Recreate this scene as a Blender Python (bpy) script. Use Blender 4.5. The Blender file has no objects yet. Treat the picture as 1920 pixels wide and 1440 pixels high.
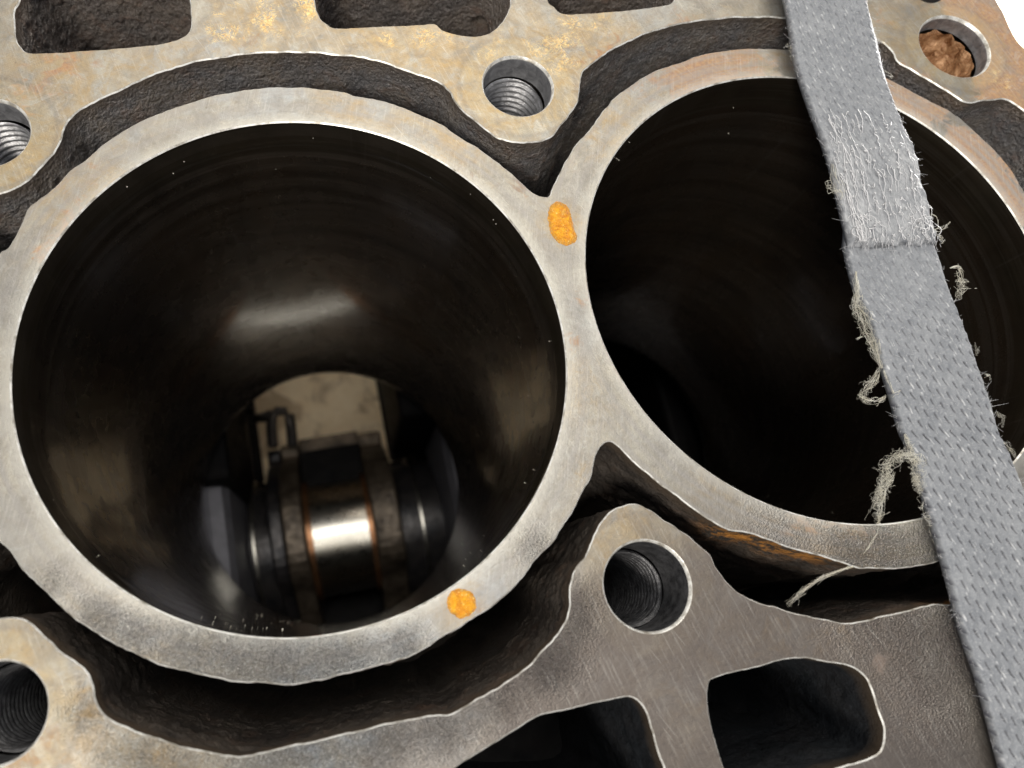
import bpy, math, random
import numpy as np
from mathutils import Vector, Matrix, noise as mnoise
from mathutils.geometry import delaunay_2d_cdt
random.seed(7); rng = np.random.default_rng(7)
U = 0.01                       # all lengths below are centimetres; U turns them into metres
scene = bpy.context.scene
COL = scene.collection

# ------------------------------------------------------------------ camera
FPX, CX, CY, CZ = 1278.977546, 0.318484, -3.987373, 10.001196
RA, RB, RC = 0.26898, -0.09143, -0.186155
PX0, PY0 = 960 - 159.758, 720 + 75.157
def rotm(a, b, c):
    ca, sa, cb, sb, cc, sc = math.cos(a), math.sin(a), math.cos(b), math.sin(b), math.cos(c), math.sin(c)
    return np.array([[cc,-sc,0],[sc,cc,0],[0,0,1]]) @ np.array([[cb,0,sb],[0,1,0],[-sb,0,cb]]) @ np.array([[1,0,0],[0,ca,-sa],[0,sa,ca]])
ROT = rotm(RA, RB, RC)
cam_d = bpy.data.cameras.new('camera'); cam = bpy.data.objects.new('camera', cam_d); COL.objects.link(cam)
cam.matrix_world = Matrix([[*ROT[0], CX*U], [*ROT[1], CY*U], [*ROT[2], CZ*U], [0,0,0,1]])
cam_d.sensor_width = 36; cam_d.lens = FPX / 1920 * 36
cam_d.shift_x = 159.758/1920; cam_d.shift_y = 75.157/1920
cam_d.clip_start = 0.005; cam_d.clip_end = 20
cam_d.dof.use_dof = True; cam_d.dof.focus_distance = 0.118; cam_d.dof.aperture_fstop = 16
scene.camera = cam

# ------------------------------------------------------------------ light
world = bpy.data.worlds.new('World'); scene.world = world; world.use_nodes = True
bg = world.node_tree.nodes['Background']
bg.inputs[0].default_value = (0.80, 0.86, 1.0, 1); bg.inputs[1].default_value = 0.25
scene.view_settings.view_transform = 'Standard'; scene.view_settings.look = 'None'
scene.view_settings.exposure = 0.0; scene.view_settings.gamma = 1
def area(name, loc, target, sx, sy, watts, color, spread=180):
    d = bpy.data.lights.new(name, 'AREA'); d.shape = 'RECTANGLE'; d.size = sx*U; d.size_y = sy*U
    d.energy = watts; d.color = color; d.spread = math.radians(spread)
    o = bpy.data.objects.new(name, d); COL.objects.link(o)
    o.location = Vector(loc)*U
    o.rotation_euler = (Vector(target)-Vector(loc)).to_track_quat('-Z', 'Y').to_euler()
    return o
area('window_lamp', (12, 46, 44), (3, 0, 0), 60, 26, 2.05, (1.0, 0.93, 0.80))
area('overhead_lamp', (3, 10, 62), (1, 0, 0), 46, 26, 2.4, (1.0, 0.96, 0.88))
area('bench_lamp', (-17, -26, 36), (3, 2, 0), 14, 10, 1.7, (1.0, 0.94, 0.84))
area('added_floor_fill', (75, 45, -6), (30, 18, -24.6), 30, 14, 14.0, (1.0, 0.98, 0.95))  # added and unseen: brightens the board beyond the block
area('hidden_opening_fill', (.5, 8.8, -14.6), (0, 6.6, -24.6), 3, 2, 0.006, (1.0, 0.88, 0.72), 95)  # added inside the crankcase, out of view, to light the pale opening
area('hidden_crank_fill', (-1, -8.5, -14), (0, 1, -19), 3, 2, 0.018, (1.0, 0.9, 0.8))  # added beside the crank, out of view, to light journal and webs

# ------------------------------------------------------------------ helpers
def P(px, py, z=0.0):
    d = ROT @ np.array([(px-PX0)/FPX, -(py-PY0)/FPX, -1.0])
    t = (z-CZ)/d[2]
    return np.array([CX+d[0]*t, CY+d[1]*t])
def PP(pts, z=0.0): return np.array([P(x, y, z) for x, y in pts])

def proj(x, y, z):
    d = ROT.T @ np.array([x-CX, y-CY, z-CZ]); return PX0-d[0]/d[2]*FPX, PY0+d[1]/d[2]*FPX
def nval(x, y, z): return mnoise.noise(Vector((x, y, z)))

def smooth_line(pts, step, closed=True):
    """Catmull-Rom through pts, resampled evenly"""
    pts = np.asarray(pts, float); n = len(pts); out = []
    rngi = range(n) if closed else range(n-1)
    for i in rngi:
        if closed: p0, p1, p2, p3 = pts[i-1], pts[i], pts[(i+1) % n], pts[(i+2) % n]
        else: p0, p1, p2, p3 = pts[max(i-1,0)], pts[i], pts[i+1], pts[min(i+2,n-1)]
        for t in np.linspace(0, 1, 12, endpoint=False):
            out.append(0.5*((2*p1)+(-p0+p2)*t+(2*p0-5*p1+4*p2-p3)*t*t+(-p0+3*p1-3*p2+p3)*t**3))
    if not closed: out.append(pts[-1])
    out = np.array(out)
    if closed: out = np.vstack([out, out[:1]])
    s = np.r_[0, np.cumsum(np.hypot(*np.diff(out, axis=0).T))]
    m = max(6, int(s[-1]/step)); q = np.linspace(0, s[-1], m, endpoint=not closed)
    return np.stack([np.interp(q, s, out[:,0]), np.interp(q, s, out[:,1])], 1)

def normals2(poly):
    """outward normal of a closed polygon (away from its inside)"""
    d = np.roll(poly, -1, 0) - np.roll(poly, 1, 0)
    d /= np.maximum(np.hypot(d[:,0], d[:,1]), 1e-9)[:,None]
    n = np.stack([d[:,1], -d[:,0]], 1)
    x, y = poly.T; a = 0.5*np.sum(x*np.roll(y,-1)-np.roll(x,-1)*y)
    return n if a > 0 else -n

def ragged(poly, amp, seed, f=3.0):
    n = normals2(poly)
    k = np.array([nval(p[0]*f, p[1]*f, seed)*0.7 + nval(p[0]*f*3.1, p[1]*f*3.1, seed+9)*0.45 for p in poly])
    return poly + n*(k*amp)[:,None]

def inside(poly, q):
    x, y = q[:,0], q[:,1]; r = np.zeros(len(q), bool)
    xa, ya = poly[:,0], poly[:,1]; xb, yb = np.roll(xa,-1), np.roll(ya,-1)
    for i in range(len(poly)):
        if ya[i] == yb[i]: continue
        m = ((ya[i] > y) != (yb[i] > y))
        r ^= m & (x < (xb[i]-xa[i])*(y-ya[i])/(yb[i]-ya[i])+xa[i])
    return r

def mesh_obj(name, verts, faces, mat, parent=None, smooth=True, attrs=None, mats=None, mat_idx=None, sharp=None):
    me = bpy.data.meshes.new(name)
    v = np.asarray(verts, float)*U
    me.from_pydata(v.tolist() if len(v) < 3000 else list(map(tuple, v)), [], faces if isinstance(faces, list) else faces.tolist())
    if mat: me.materials.append(mat)
    for m in (mats or []): me.materials.append(m)
    if mat_idx is not None: me.polygons.foreach_set('material_index', np.asarray(mat_idx, np.int32))
    if smooth: me.polygons.foreach_set('use_smooth', np.ones(len(me.polygons), bool))
    for k, a in (attrs or {}).items():
        at = me.attributes.new(k, 'FLOAT', 'POINT'); at.data.foreach_set('value', np.asarray(a, np.float32))
    me.update()
    if smooth and sharp: me.set_sharp_from_angle(angle=math.radians(sharp))
    o = bpy.data.objects.new(name, me); COL.objects.link(o)
    if parent: o.parent = parent; o.location = -Vector(parent.location)
    return o

def thing(name, label, cat, loc=(0,0,0), group=None):
    o = bpy.data.objects.new(name, None); COL.objects.link(o); o.location = Vector(loc)*U
    o.empty_display_size = 0.02
    o['label'] = label; o['category'] = cat
    if group: o['group'] = group
    return o

def grid_faces(m, n, wrap_m=False, off=0):
    """m columns along, n rows down; vertex index = row*m + col"""
    f = []
    for r in range(n-1):
        for c in range(m if wrap_m else m-1):
            c2 = (c+1) % m
            f.append((off+r*m+c, off+r*m+c2, off+(r+1)*m+c2, off+(r+1)*m+c))
    return f

# ------------------------------------------------------------------ materials
class NT:
    def __init__(s, name):
        s.m = bpy.data.materials.new(name); s.m.use_nodes = True; s.t = s.m.node_tree
        s.b = s.t.nodes['Principled BSDF']
        tc = s.t.nodes.new('ShaderNodeTexCoord')
        s.co = s.vm('MULTIPLY', tc.outputs['Object'], (100,100,100))
    def n(s, k): return s.t.nodes.new(k)
    def l(s, a, b):
        if hasattr(a, 'links'): s.t.links.new(a, b)
        else: b.default_value = a
    def vm(s, op, a, b):
        x = s.n('ShaderNodeVectorMath'); x.operation = op; s.l(a, x.inputs[0])
        if b is not None: s.l(b, x.inputs[1])
        return x.outputs['Value'] if op in ('LENGTH','DISTANCE') else x.outputs[0]
    def ma(s, op, a, b=0.0, c=None, clamp=False):
        x = s.n('ShaderNodeMath'); x.operation = op; x.use_clamp = clamp; s.l(a, x.inputs[0]); s.l(b, x.inputs[1])
        if c is not None: s.l(c, x.inputs[2])
        return x.outputs[0]
    def noise(s, scale, detail=4, rough=0.55, co=None, dist=0.0):
        x = s.n('ShaderNodeTexNoise'); s.l(co if co is not None else s.co, x.inputs['Vector'])
        x.inputs['Scale'].default_value = scale; x.inputs['Detail'].default_value = detail
        x.inputs['Roughness'].default_value = rough; x.inputs['Distortion'].default_value = dist
        return x.outputs[0]
    def vor(s, scale, feature='F1', co=None):
        x = s.n('ShaderNodeTexVoronoi'); x.feature = feature; s.l(co if co is not None else s.co, x.inputs['Vector'])
        x.inputs['Scale'].default_value = scale
        return x.outputs['Distance']
    def mapv(s, scale, rotz=0.0, loc=(0,0,0)):
        x = s.n('ShaderNodeMapping'); s.l(s.co, x.inputs[0]); x.inputs['Scale'].default_value = scale
        x.inputs['Rotation'].default_value = (0,0,rotz); x.inputs['Location'].default_value = loc
        # scale is applied before rotation in a point mapping: rotate first
        y = s.n('ShaderNodeMapping'); s.t.links.new(s.co, y.inputs[0]); y.inputs['Rotation'].default_value = (0,0,rotz)
        s.t.links.new(y.outputs[0], x.inputs[0]); x.inputs['Rotation'].default_value = (0,0,0)
        return x.outputs[0]
    def rng(s, v, a, b, c=0.0, d=1.0):
        x = s.n('ShaderNodeMapRange'); s.l(v, x.inputs[0])
        for i, k in enumerate((a,b,c,d)): s.l(k, x.inputs[1+i])
        return x.outputs[0]
    def mix(s, f, a, b, mode='MIX'):
        x = s.n('ShaderNodeMix'); x.data_type = 'RGBA'; x.blend_type = mode
        s.l(f, x.inputs[0])
        for v, i in ((a,6),(b,7)):
            if hasattr(v, 'links'): s.t.links.new(v, x.inputs[i])
            else: x.inputs[i].default_value = (*v, 1)
        return x.outputs[2]
    def attr(s, name):
        x = s.n('ShaderNodeAttribute'); x.attribute_name = name; return x.outputs['Fac']
    def bump(s, h, dist, strength=1.0, prev=None):
        x = s.n('ShaderNodeBump'); s.l(h, x.inputs['Height']); x.inputs['Distance'].default_value = dist*U
        x.inputs['Strength'].default_value = strength
        if prev is not None: s.t.links.new(prev, x.inputs['Normal'])
        return x.outputs[0]
    def out(s, color=None, metal=None, rough=None, normal=None, spec=None):
        for v, k in ((color,'Base Color'),(metal,'Metallic'),(rough,'Roughness'),(spec,'Specular IOR Level')):
            if v is None: continue
            if hasattr(v, 'links'): s.t.links.new(v, s.b.inputs[k])
            elif k == 'Base Color': s.b.inputs[k].default_value = (*v, 1)
            else: s.b.inputs[k].default_value = v
        if normal is not None: s.t.links.new(normal, s.b.inputs['Normal'])
        return s.m

def deck_material(name, ring):
    t = NT(name)
    tan, rust, gold, pit, oil, cool = (t.attr(k) for k in ('tan','rust','gold','pit','oil','cool'))
    big = t.noise(0.55, 5, 0.6); med = t.noise(2.3, 6, 0.62, dist=0.6); fine = t.noise(14, 5, 0.65); grain = t.noise(60, 3, 0.6)
    base = t.mix(t.rng(med, .35, .68), (0.27,0.258,0.232), (0.43,0.41,0.365))
    base = t.mix(t.rng(big, .45, .65, 0, .5), base, (0.42,0.38,0.29))
    # milky / bluish oxide film
    base = t.mix(t.ma('MULTIPLY', cool, t.rng(t.noise(1.7,5,.6,dist=1.0), .38,.62), clamp=True), base, (0.37,0.40,0.43))
    # tan varnish
    f = t.ma('MULTIPLY', tan, t.rng(t.noise(1.9,7,.66,dist=1.2), .36,.60), clamp=True)
    base = t.mix(t.ma('MULTIPLY', f, .85), base, (0.43,0.29,0.12))
    # rust
    rn = t.noise(2.6,8,.68,dist=1.5)
    f = t.rng(t.ma('ADD', rn, t.ma('MULTIPLY', rust, .42)), .64, .75)
    rf = t.ma('MULTIPLY', f, t.rng(rust, .02, .3), clamp=True)
    base = t.mix(t.ma('MULTIPLY', rf, .8), base, t.mix(t.rng(fine,.4,.62), (0.30,0.12,0.04), (0.48,0.25,0.085)))
    # bright yellow crystals
    gn = t.ma('SUBTRACT', 1.0, t.ma('MULTIPLY', t.ma('ABSOLUTE', t.ma('SUBTRACT', t.noise(6.5,6,.7,dist=1.6), .5)), 5.0))
    gm = t.rng(t.ma('ADD', t.ma('MULTIPLY', gn, t.noise(2.2,4,.6)), t.ma('MULTIPLY', gold, .12)), .50, .64)
    gf = t.ma('MULTIPLY', gm, t.rng(gold,.03,.3), clamp=True)
    base = t.mix(gf, base, t.mix(t.rng(fine,.36,.62), (0.75,0.36,0.03),(0.98,0.80,0.38)))
    # washer and gasket imprints
    cut = t.noise(1, 4, .65, co=t.mapv((1.2,50,1), -.35))
    base = t.mix(t.rng(cut,.52,.7,0,.3), base, (0.20,0.185,0.165))
    if not ring:
        dd = None
        for bx_, by_ in ((4.525,4.493),(4.506,-4.393),(-4.40,4.516),(-4.545,-4.359),(13.5,4.492)):
            q = t.vm('DISTANCE', t.vm('MULTIPLY', t.co, (1,1,0)), (bx_,by_,0)); dd = q if dd is None else t.ma('MINIMUM', dd, q)
        dw = t.ma('ADD', dd, t.ma('MULTIPLY', t.noise(3,3), .06))
        base = t.mix(t.rng(dw, 1.0, 1.10, .30, 0), base, (0.44,0.36,0.21))
        base = t.mix(t.ma('MULTIPLY', t.rng(dw, 1.03,1.09), t.rng(dw, 1.2,1.1), clamp=True), base, t.mix(.28, base, (0.12,0.11,0.10)))
    base = t.mix(t.ma('MULTIPLY', t.attr('imprint'), .4), base, (0.25,0.215,0.19))
    # specks and small stains
    sp = t.rng(t.noise(9,2,.5), .70,.76); base = t.mix(t.ma('MULTIPLY', sp, .6), base, (0.20,0.15,0.11))
    sp2 = t.rng(t.noise(26,3,.6), .66,.74); base = t.mix(t.ma('MULTIPLY', sp2, .55), base, (0.16,0.14,0.12))
    base = t.mix(t.rng(grain, .3,.7,0,.28), base, (0.30,0.29,0.27))
    pp = t.noise(34, 3, .7)
    base = t.mix(t.ma('MULTIPLY', pit, t.rng(pp, .56,.66,0,.7), clamp=True), base, (0.13,0.12,0.11))
    base = t.mix(t.ma('MULTIPLY', pit, t.rng(pp, .46,.36,0,.6), clamp=True), base, (0.78,0.77,0.75))
    wis = t.noise(1.4, 8, .74, dist=2.4)
    base = t.mix(t.rng(wis, .54,.62,0,.25), base, (0.52,0.53,0.52))
    wis2 = t.noise(2.1, 8, .74, dist=2.0)
    base = t.mix(t.ma('MULTIPLY', t.rng(wis2, .50,.66,0,.55), t.rng(tan, 0, .5, .12, 1), clamp=True), base, (0.36,0.235,0.09))
    wet = t.noise(.9, 7, .7, dist=1.6)
    base = t.mix(t.rng(wet, .52,.62,0,.4), base, (0.20,0.185,0.165))
    mot = t.noise(3.6, 7, .72, dist=.7)
    base = t.mix(t.rng(mot, .50,.66,0,.42), base, (0.24,0.21,0.175))
    # oily stain, with shade of the lower right deck put into its colour
    f = t.ma('MULTIPLY', oil, t.rng(t.noise(1.1,6,.6,dist=.8), .25,.65,.45,1.0), clamp=True)
    base = t.mix(t.ma('MULTIPLY', f, .78), base, (0.125,0.104,0.095))
    # machining marks
    if ring:
        d1 = t.vm('DISTANCE', t.vm('MULTIPLY', t.co, (1,1,0)), (0,0,0))
        d2 = t.vm('DISTANCE', t.vm('MULTIPLY', t.co, (1,1,0)), (8.998,0,0))
        dm = t.ma('MINIMUM', d1, d2)
        cx = t.n('ShaderNodeCombineXYZ'); t.l(t.ma('MULTIPLY', dm, 9.0), cx.inputs[0])
        t.l(t.ma('MULTIPLY', t.noise(.5,1), 2.0), cx.inputs[1])
        marks = t.noise(1.0, 6, .7, co=cx.outputs[0])
        base = t.mix(t.rng(marks,.40,.62,0,.7), base, (0.30,0.285,0.27))
        rim = t.rng(dm, 4.2, 4.42, 1, 0)
        base = t.mix(t.ma('MULTIPLY', rim, .35), base, (0.68,0.66,0.60))
        ln = t.noise(1, 3, .6, co=t.mapv((40,1.2,1), 0.3))
    else:
        marks = t.noise(1, 4, .6, co=t.mapv((1.5,34,1), 0.5))
        ln = t.noise(1, 3, .6, co=t.mapv((30,1.4,1), -0.25))
    base = t.mix(t.rng(ln,.55,.72,0,.22), base, (0.66,0.64,0.60))
    scr = t.rng(t.noise(1, 2, .5, co=t.mapv((1.0,55,1), 1.1, (3,1,0))), .70,.74)
    base = t.mix(t.ma('MULTIPLY', scr, .35), base, (0.75,0.73,0.68))
    metal = t.ma('SUBTRACT', .72, t.ma('ADD', t.ma('MULTIPLY', rf, .75), t.ma('MULTIPLY', gf, .5)), clamp=True)
    rough = t.ma('ADD', t.rng(fine,.3,.7,.36,.56), t.ma('MULTIPLY', rf, .2))
    rough = t.ma('SUBTRACT', rough, t.ma('MULTIPLY', pit, .08), clamp=True)
    pitn = t.ma('ADD', t.noise(36, 2, .6), t.ma('MULTIPLY', t.vor(34), .6))
    h = t.ma('ADD', t.ma('MULTIPLY', pitn, t.ma('MULTIPLY', pit, 1.0)), t.ma('MULTIPLY', gn, t.ma('MULTIPLY', gold, .04)))
    n1 = t.bump(h, .05, 1.0)
    n2 = t.bump(t.ma('ADD', t.ma('MULTIPLY', grain, .6), t.ma('ADD', t.ma('MULTIPLY', marks, .5), fine)), .008, .8, n1)
    return t.out(base, metal, rough, n2)

M_deck = deck_material('machined_deck', False)
M_ring = deck_material('machined_ring', True)

def mat_edge():
    t = NT('burnished_edge'); n = t.noise(8, 4)
    c = t.mix(t.rng(t.noise(3.2,6,.7),.38,.56), (0.36,0.33,0.28), (0.92,0.91,0.87))
    return t.out(c, .35, t.rng(n,.3,.7,.3,.45), t.bump(t.noise(12,3), .01, .4))
M_edge = mat_edge()

def mat_cast(name, dark, warm, rusty=0.0, rough=(.28,.5), bumpd=.05, scale=13, wet=.5):
    t = NT(name)
    n = t.noise(1.3,5,.6); f = t.noise(9,5,.65)
    c = t.mix(t.rng(n,.38,.62), dark, warm)
    c = t.mix(t.rng(f,.45,.7,0,.5), c, tuple(min(1,x*2.1) for x in dark))
    if rusty: c = t.mix(t.ma('MULTIPLY', t.rng(t.noise(1.6,7,.7,dist=1), .52,.66), rusty), c, (0.30,0.12,0.045))
    h1 = t.noise(scale*.85,5,.72); h2 = t.vor(scale*1.35)
    h = t.ma('SUBTRACT', t.ma('MULTIPLY', h1, 1.5), t.ma('MULTIPLY', h2, .45))
    c = t.mix(t.ma('MULTIPLY', t.attr('rusty'), t.rng(t.noise(4,6,.7),.44,.52), clamp=True), c, (0.62,0.27,0.06))
    top = t.attr('edge')          # 1 at the machined lip, 0 in the raw casting
    nb = t.bump(t.ma('MULTIPLY', h, t.ma('SUBTRACT', 1.0, t.ma('MULTIPLY', top, .8))), bumpd, 1.0)
    c = t.mix(t.ma('MULTIPLY', top, .55), c, (0.15,0.105,0.065))
    return t.out(c, t.ma('MULTIPLY', top, .2), t.rng(f,.3,.7,*rough), nb, wet)
M_cast = mat_cast('sand_cast_oily', (0.15,0.145,0.15), (0.23,0.195,0.165), .2, (.16,.30), .095, 12, 1.0)
M_cast_low = mat_cast('sand_cast_sooty', (0.05,0.043,0.038), (0.085,0.07,0.058), .10, (.4,.65), .04, 10, .35)
M_cast_port = mat_cast('sand_cast_coarse', (0.12,0.105,0.10), (0.19,0.155,0.13), .2, (.2,.34), .10, 9, 1.0)
M_dark_port = mat_cast('near_black_port', (0.012,0.014,0.017), (0.02,0.02,0.022), 0, (.45,.7), .015, 14, .3)  # even near-black colour of the drain port walls

def mat_bore():
    t = NT('honed_bore')
    sep = t.n('ShaderNodeSeparateXYZ'); t.l(t.co, sep.inputs[0])
    z = sep.outputs[2]
    band = t.noise(1, 5, .65, co=t.mapv((.15,.15,5)))
    bl = t.noise(.45, 4, .6)
    c = t.mix(t.rng(band,.35,.65), (0.068,0.054,0.042), (0.125,0.10,0.078))
    c = t.mix(t.rng(bl,.42,.62,0,.6), c, (0.105,0.072,0.046))
    # carbon ring above the ring travel
    carb = t.ma('MULTIPLY', t.rng(z, -.9, -.6), t.rng(t.noise(1.5,4), .3,.6,.4,1))
    b2 = t.ma('MULTIPLY', t.rng(z, -3.2, -.9), t.rng(t.noise(1,3,.6,co=t.mapv((.1,.1,7))), .48,.56))
    c = t.mix(t.ma('MULTIPLY', b2, .5), c, (0.20,0.17,0.14))
    c = t.mix(t.ma('MULTIPLY', carb, .6), c, (0.045,0.038,0.022))
    sm = t.rng(t.noise(1,5,.7,co=t.mapv((.9,.9,.35))), .52,.7)
    c = t.mix(t.ma('MULTIPLY', sm, .4), c, (0.03,0.025,0.022))
    hone = t.noise(1, 3, .6, co=t.mapv((2,2,60)))
    r = t.ma('ADD', t.rng(t.noise(2,4),.3,.7,.22,.32), t.ma('MULTIPLY', carb, .2))
    t.b.inputs['Coat Weight'].default_value = 1.0; t.b.inputs['Coat IOR'].default_value = 1.55
    t.l(t.rng(t.noise(3,4),.3,.7,.06,.13), t.b.inputs['Coat Roughness'])
    vs = t.rng(t.noise(1,3,.6,co=t.mapv((7,7,.25))), .62,.72)
    c = t.mix(t.ma('MULTIPLY', vs, .35), c, (0.16,0.14,0.12))
    return t.out(c, .85, r, t.bump(t.ma('ADD', hone, t.noise(40,3)), .003, .7))
M_bore = mat_bore()

def mat_simple(name, a, b, metal, rough, scale=4, bd=.01, bs=12):
    t = NT(name); n = t.noise(scale, 6, .62, dist=.5)
    return t.out(t.mix(t.rng(n,.35,.65), a, b), metal, t.rng(t.noise(scale*3,4),.3,.7,*rough), t.bump(t.noise(bs,5,.6), bd, .9))
M_bolt = mat_simple('grey_drilled_metal', (0.24,0.24,0.25), (0.46,0.46,0.48), .6, (.28,.45), 7, .012, 22)
M_boltshade = mat_simple('shaded_drilled_metal', (0.07,0.07,0.075), (0.20,0.20,0.21), .6, (.3,.5), 7, .012, 22)  # darker copy of the drilled metal: shade of the lower holes in its colour
M_boltrust = mat_simple('copper_brown_grime', (0.26,0.12,0.05), (0.62,0.37,0.20), .25, (.2,.4), 5, .12, 5)
M_crank = mat_simple('forged_crank', (0.04,0.03,0.022), (0.15,0.12,0.09), .5, (.35,.55), 1.4, .03, 5)
M_crankdark = mat_simple('dark_oily_steel', (0.02,0.02,0.024), (0.05,0.045,0.045), .4, (.3,.5), 1.5, .02, 5)
M_journal = mat_simple('polished_journal', (0.50,0.48,0.43), (0.58,0.56,0.51), 1.0, (.25,.33), 1, .002, 20)
M_copper = mat_simple('oil_stained_fillet', (0.20,0.09,0.04), (0.32,0.17,0.09), .8, (.25,.4), 3, .005, 10)
M_void = mat_simple('sump_shadow_black', (0.006,0.006,0.007), (0.012,0.011,0.011), 0, (.5,.7), 1, .02, 5)  # near-black colour stands for shade deep in the crankcase and ports
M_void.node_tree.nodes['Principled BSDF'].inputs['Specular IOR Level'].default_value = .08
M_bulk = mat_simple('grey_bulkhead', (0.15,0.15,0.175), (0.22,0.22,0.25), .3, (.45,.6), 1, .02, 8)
M_block = mat_simple('outer_casting', (0.16,0.12,0.08), (0.28,0.2,0.13), .2, (.5,.7), 1, .05, 6)

def mat_floor():
    t = NT('pale_board')
    s = t.rng(t.noise(.35,6,.62,dist=1.3), .50,.60)
    c = t.mix(t.rng(t.noise(1.2,5),.35,.65), (0.84,0.74,0.57), (0.76,0.64,0.46))
    c = t.mix(t.ma('MULTIPLY', s, .6), c, (0.25,0.17,0.10))
    return t.out(c, 0, .7, t.bump(t.noise(6,4), .02, .4))
M_floor = mat_floor()

def mat_sealant():
    t = NT('orange_deposit')
    n = t.noise(9,7,.7,dist=1.0); v = t.noise(30,4,.6)
    c = t.mix(t.rng(n,.36,.62), (0.68,0.22,0.008), (0.95,0.46,0.015))
    c = t.mix(t.rng(t.noise(4,5,.7),.55,.68,0,.6), c, (0.50,0.30,0.09)); c = t.mix(t.ma('MULTIPLY', t.attr('rim'), t.rng(v,.35,.6,.3,1)), c, (0.46,0.22,0.05))
    c = t.mix(t.rng(v,.6,.72), c, (1.0,0.78,0.25))
    return t.out(c, 0.0, t.rng(v,.3,.7,.22,.45), t.bump(t.ma('ADD', n, t.ma('MULTIPLY', v, .6)), .05, 1.0))
M_seal = mat_sealant()

# ------------------------------------------------------------------ outlines traced on the deck plane
B2 = 8.998
up_out = [(-130,345),(-95,385),(-60,378),(0,364),(33,350),(53,337),(77,313),(103,283),(115,263),(118,243),(128,227),(147,208),(180,190),(213,173),(253,155),(287,140),(327,127),(367,115),(417,107),(467,100),(533,97),(593,98),(640,103),(683,108),(727,120),(763,133),(797,143),(827,157),(843,172),(853,190),(867,207),(887,223),(913,245),(940,260),(973,267),(1007,266),(1037,255),(1050,237),(1067,217),(1082,193),(1087,167),(1090,143),(1100,127),(1127,107),(1153,90),(1187,73),(1227,57),(1280,43),(1333,36),(1380,32),(1430,32),(1470,33),(1530,39),(1590,53),(1637,73),(1657,80),(1673,97),(1685,117),(1713,133),(1747,153),(1780,173),(1813,192),(1847,188),(1880,186),(1900,193),(1920,207),(1975,250),(2010,330),(2015,400)]
up_in = [(-130,400),(-90,430),(-62,475),(-38,522),(-28,515),(0,473),(10,468),(20,457),(43,413),(53,390),(87,362),(110,343),(133,317),(163,297),(193,270),(233,243),(283,217),(333,200),(383,183),(433,172),(493,164),(567,163),(633,170),(673,180),(717,188),(773,208),(827,232),(867,260),(907,283),(950,317),(980,343),(1003,363),(1017,369),(1030,368),(1037,350),(1050,323),(1063,297),(1083,267),(1107,240),(1127,213),(1153,183),(1187,157),(1227,133),(1280,115),(1323,100),(1380,92),(1430,91),(1483,93),(1570,108),(1667,147),(1707,170),(1747,190),(1790,213),(1830,247),(1867,283),(1897,317),(1918,353),(1945,400),(1963,440),(1985,455)]
lo_in = [(-140,1090),(-95,1050),(-62,1005),(-38,968),(-25,985),(0,1017),(20,1037),(47,1073),(90,1117),(140,1160),(187,1193),(240,1220),(300,1247),(367,1263),(433,1277),(500,1282),(567,1281),(640,1265),(700,1250),(757,1235),(807,1212),(827,1197),(873,1170),(907,1147),(947,1117),(980,1083),(1007,1047),(1033,1020),(1053,990),(1073,960),(1092,925),(1107,897),(1115,862),(1127,837),(1144,827),(1161,838),(1190,867),(1223,896),(1270,932),(1327,973),(1367,993),(1420,1003),(1467,1023),(1527,1040),(1587,1058),(1617,1067),(1680,1066),(1730,1060),(1763,1053),(1820,1035),(1880,1000),(1930,950),(1965,890),(1990,820)]
lo_out = [(-140,1190),(-60,1165),(0,1160),(35,1158),(57,1167),(80,1190),(107,1217),(140,1240),(163,1257),(173,1280),(180,1310),(190,1333),(213,1353),(247,1368),(287,1382),(333,1397),(383,1408),(453,1417),(493,1410),(533,1400),(583,1390),(640,1378),(723,1358),(807,1342),(847,1337),(880,1320),(913,1300),(947,1280),(990,1248),(1020,1217),(1043,1193),(1060,1163),(1068,1133),(1067,1100),(1077,1070),(1097,1043),(1107,1017),(1123,987),(1140,963),(1165,950),(1192,945),(1222,958),(1253,980),(1280,997),(1307,1017),(1333,1040),(1343,1063),(1360,1087),(1383,1110),(1413,1125),(1453,1137),(1497,1150),(1540,1160),(1580,1167),(1613,1164),(1663,1153),(1713,1142),(1757,1133),(1790,1131),(1850,1112),(1920,1070),(1980,1000),(2020,920),(2030,850)]
portA = [(853,1440),(907,1407),(960,1373),(1007,1345),(1040,1335),(1087,1325),(1140,1313),(1180,1306),(1200,1317),(1213,1340),(1223,1373),(1237,1420),(1245,1445),(1262,1530),(1240,1570),(1150,1590),(900,1590),(800,1560),(790,1490)]
portB = [(1330,1280),(1343,1270),(1380,1260),(1430,1248),(1467,1238),(1500,1234),(1540,1240),(1580,1246),(1603,1253),(1623,1270),(1637,1300),(1647,1333),(1657,1363),(1658,1390),(1650,1410),(1627,1423),(1580,1437),(1500,1460),(1440,1478),(1385,1480),(1365,1468),(1357,1437),(1347,1410),(1333,1353),(1327,1310)]
portC = [(37,3),(28,17),(27,43),(30,73),(43,92),(60,99),(117,97),(183,93),(250,87),(300,82),(333,73),(353,60),(358,40),(355,0),(345,-50),(300,-85),(100,-85),(50,-50)]
portD = [(590,0),(597,27),(610,43),(633,52),(707,49),(773,47),(813,44),(830,55),(853,63),(887,68),(917,62),(940,43),(953,20),(957,0),(952,-40),(915,-75),(800,-85),(640,-85),(592,-45)]
portE = [(1028,0),(1040,13),(1057,25),(1107,24),(1173,19),(1240,10),(1263,0),(1272,-40),(1230,-85),(1080,-75),(1030,-40)]
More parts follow.
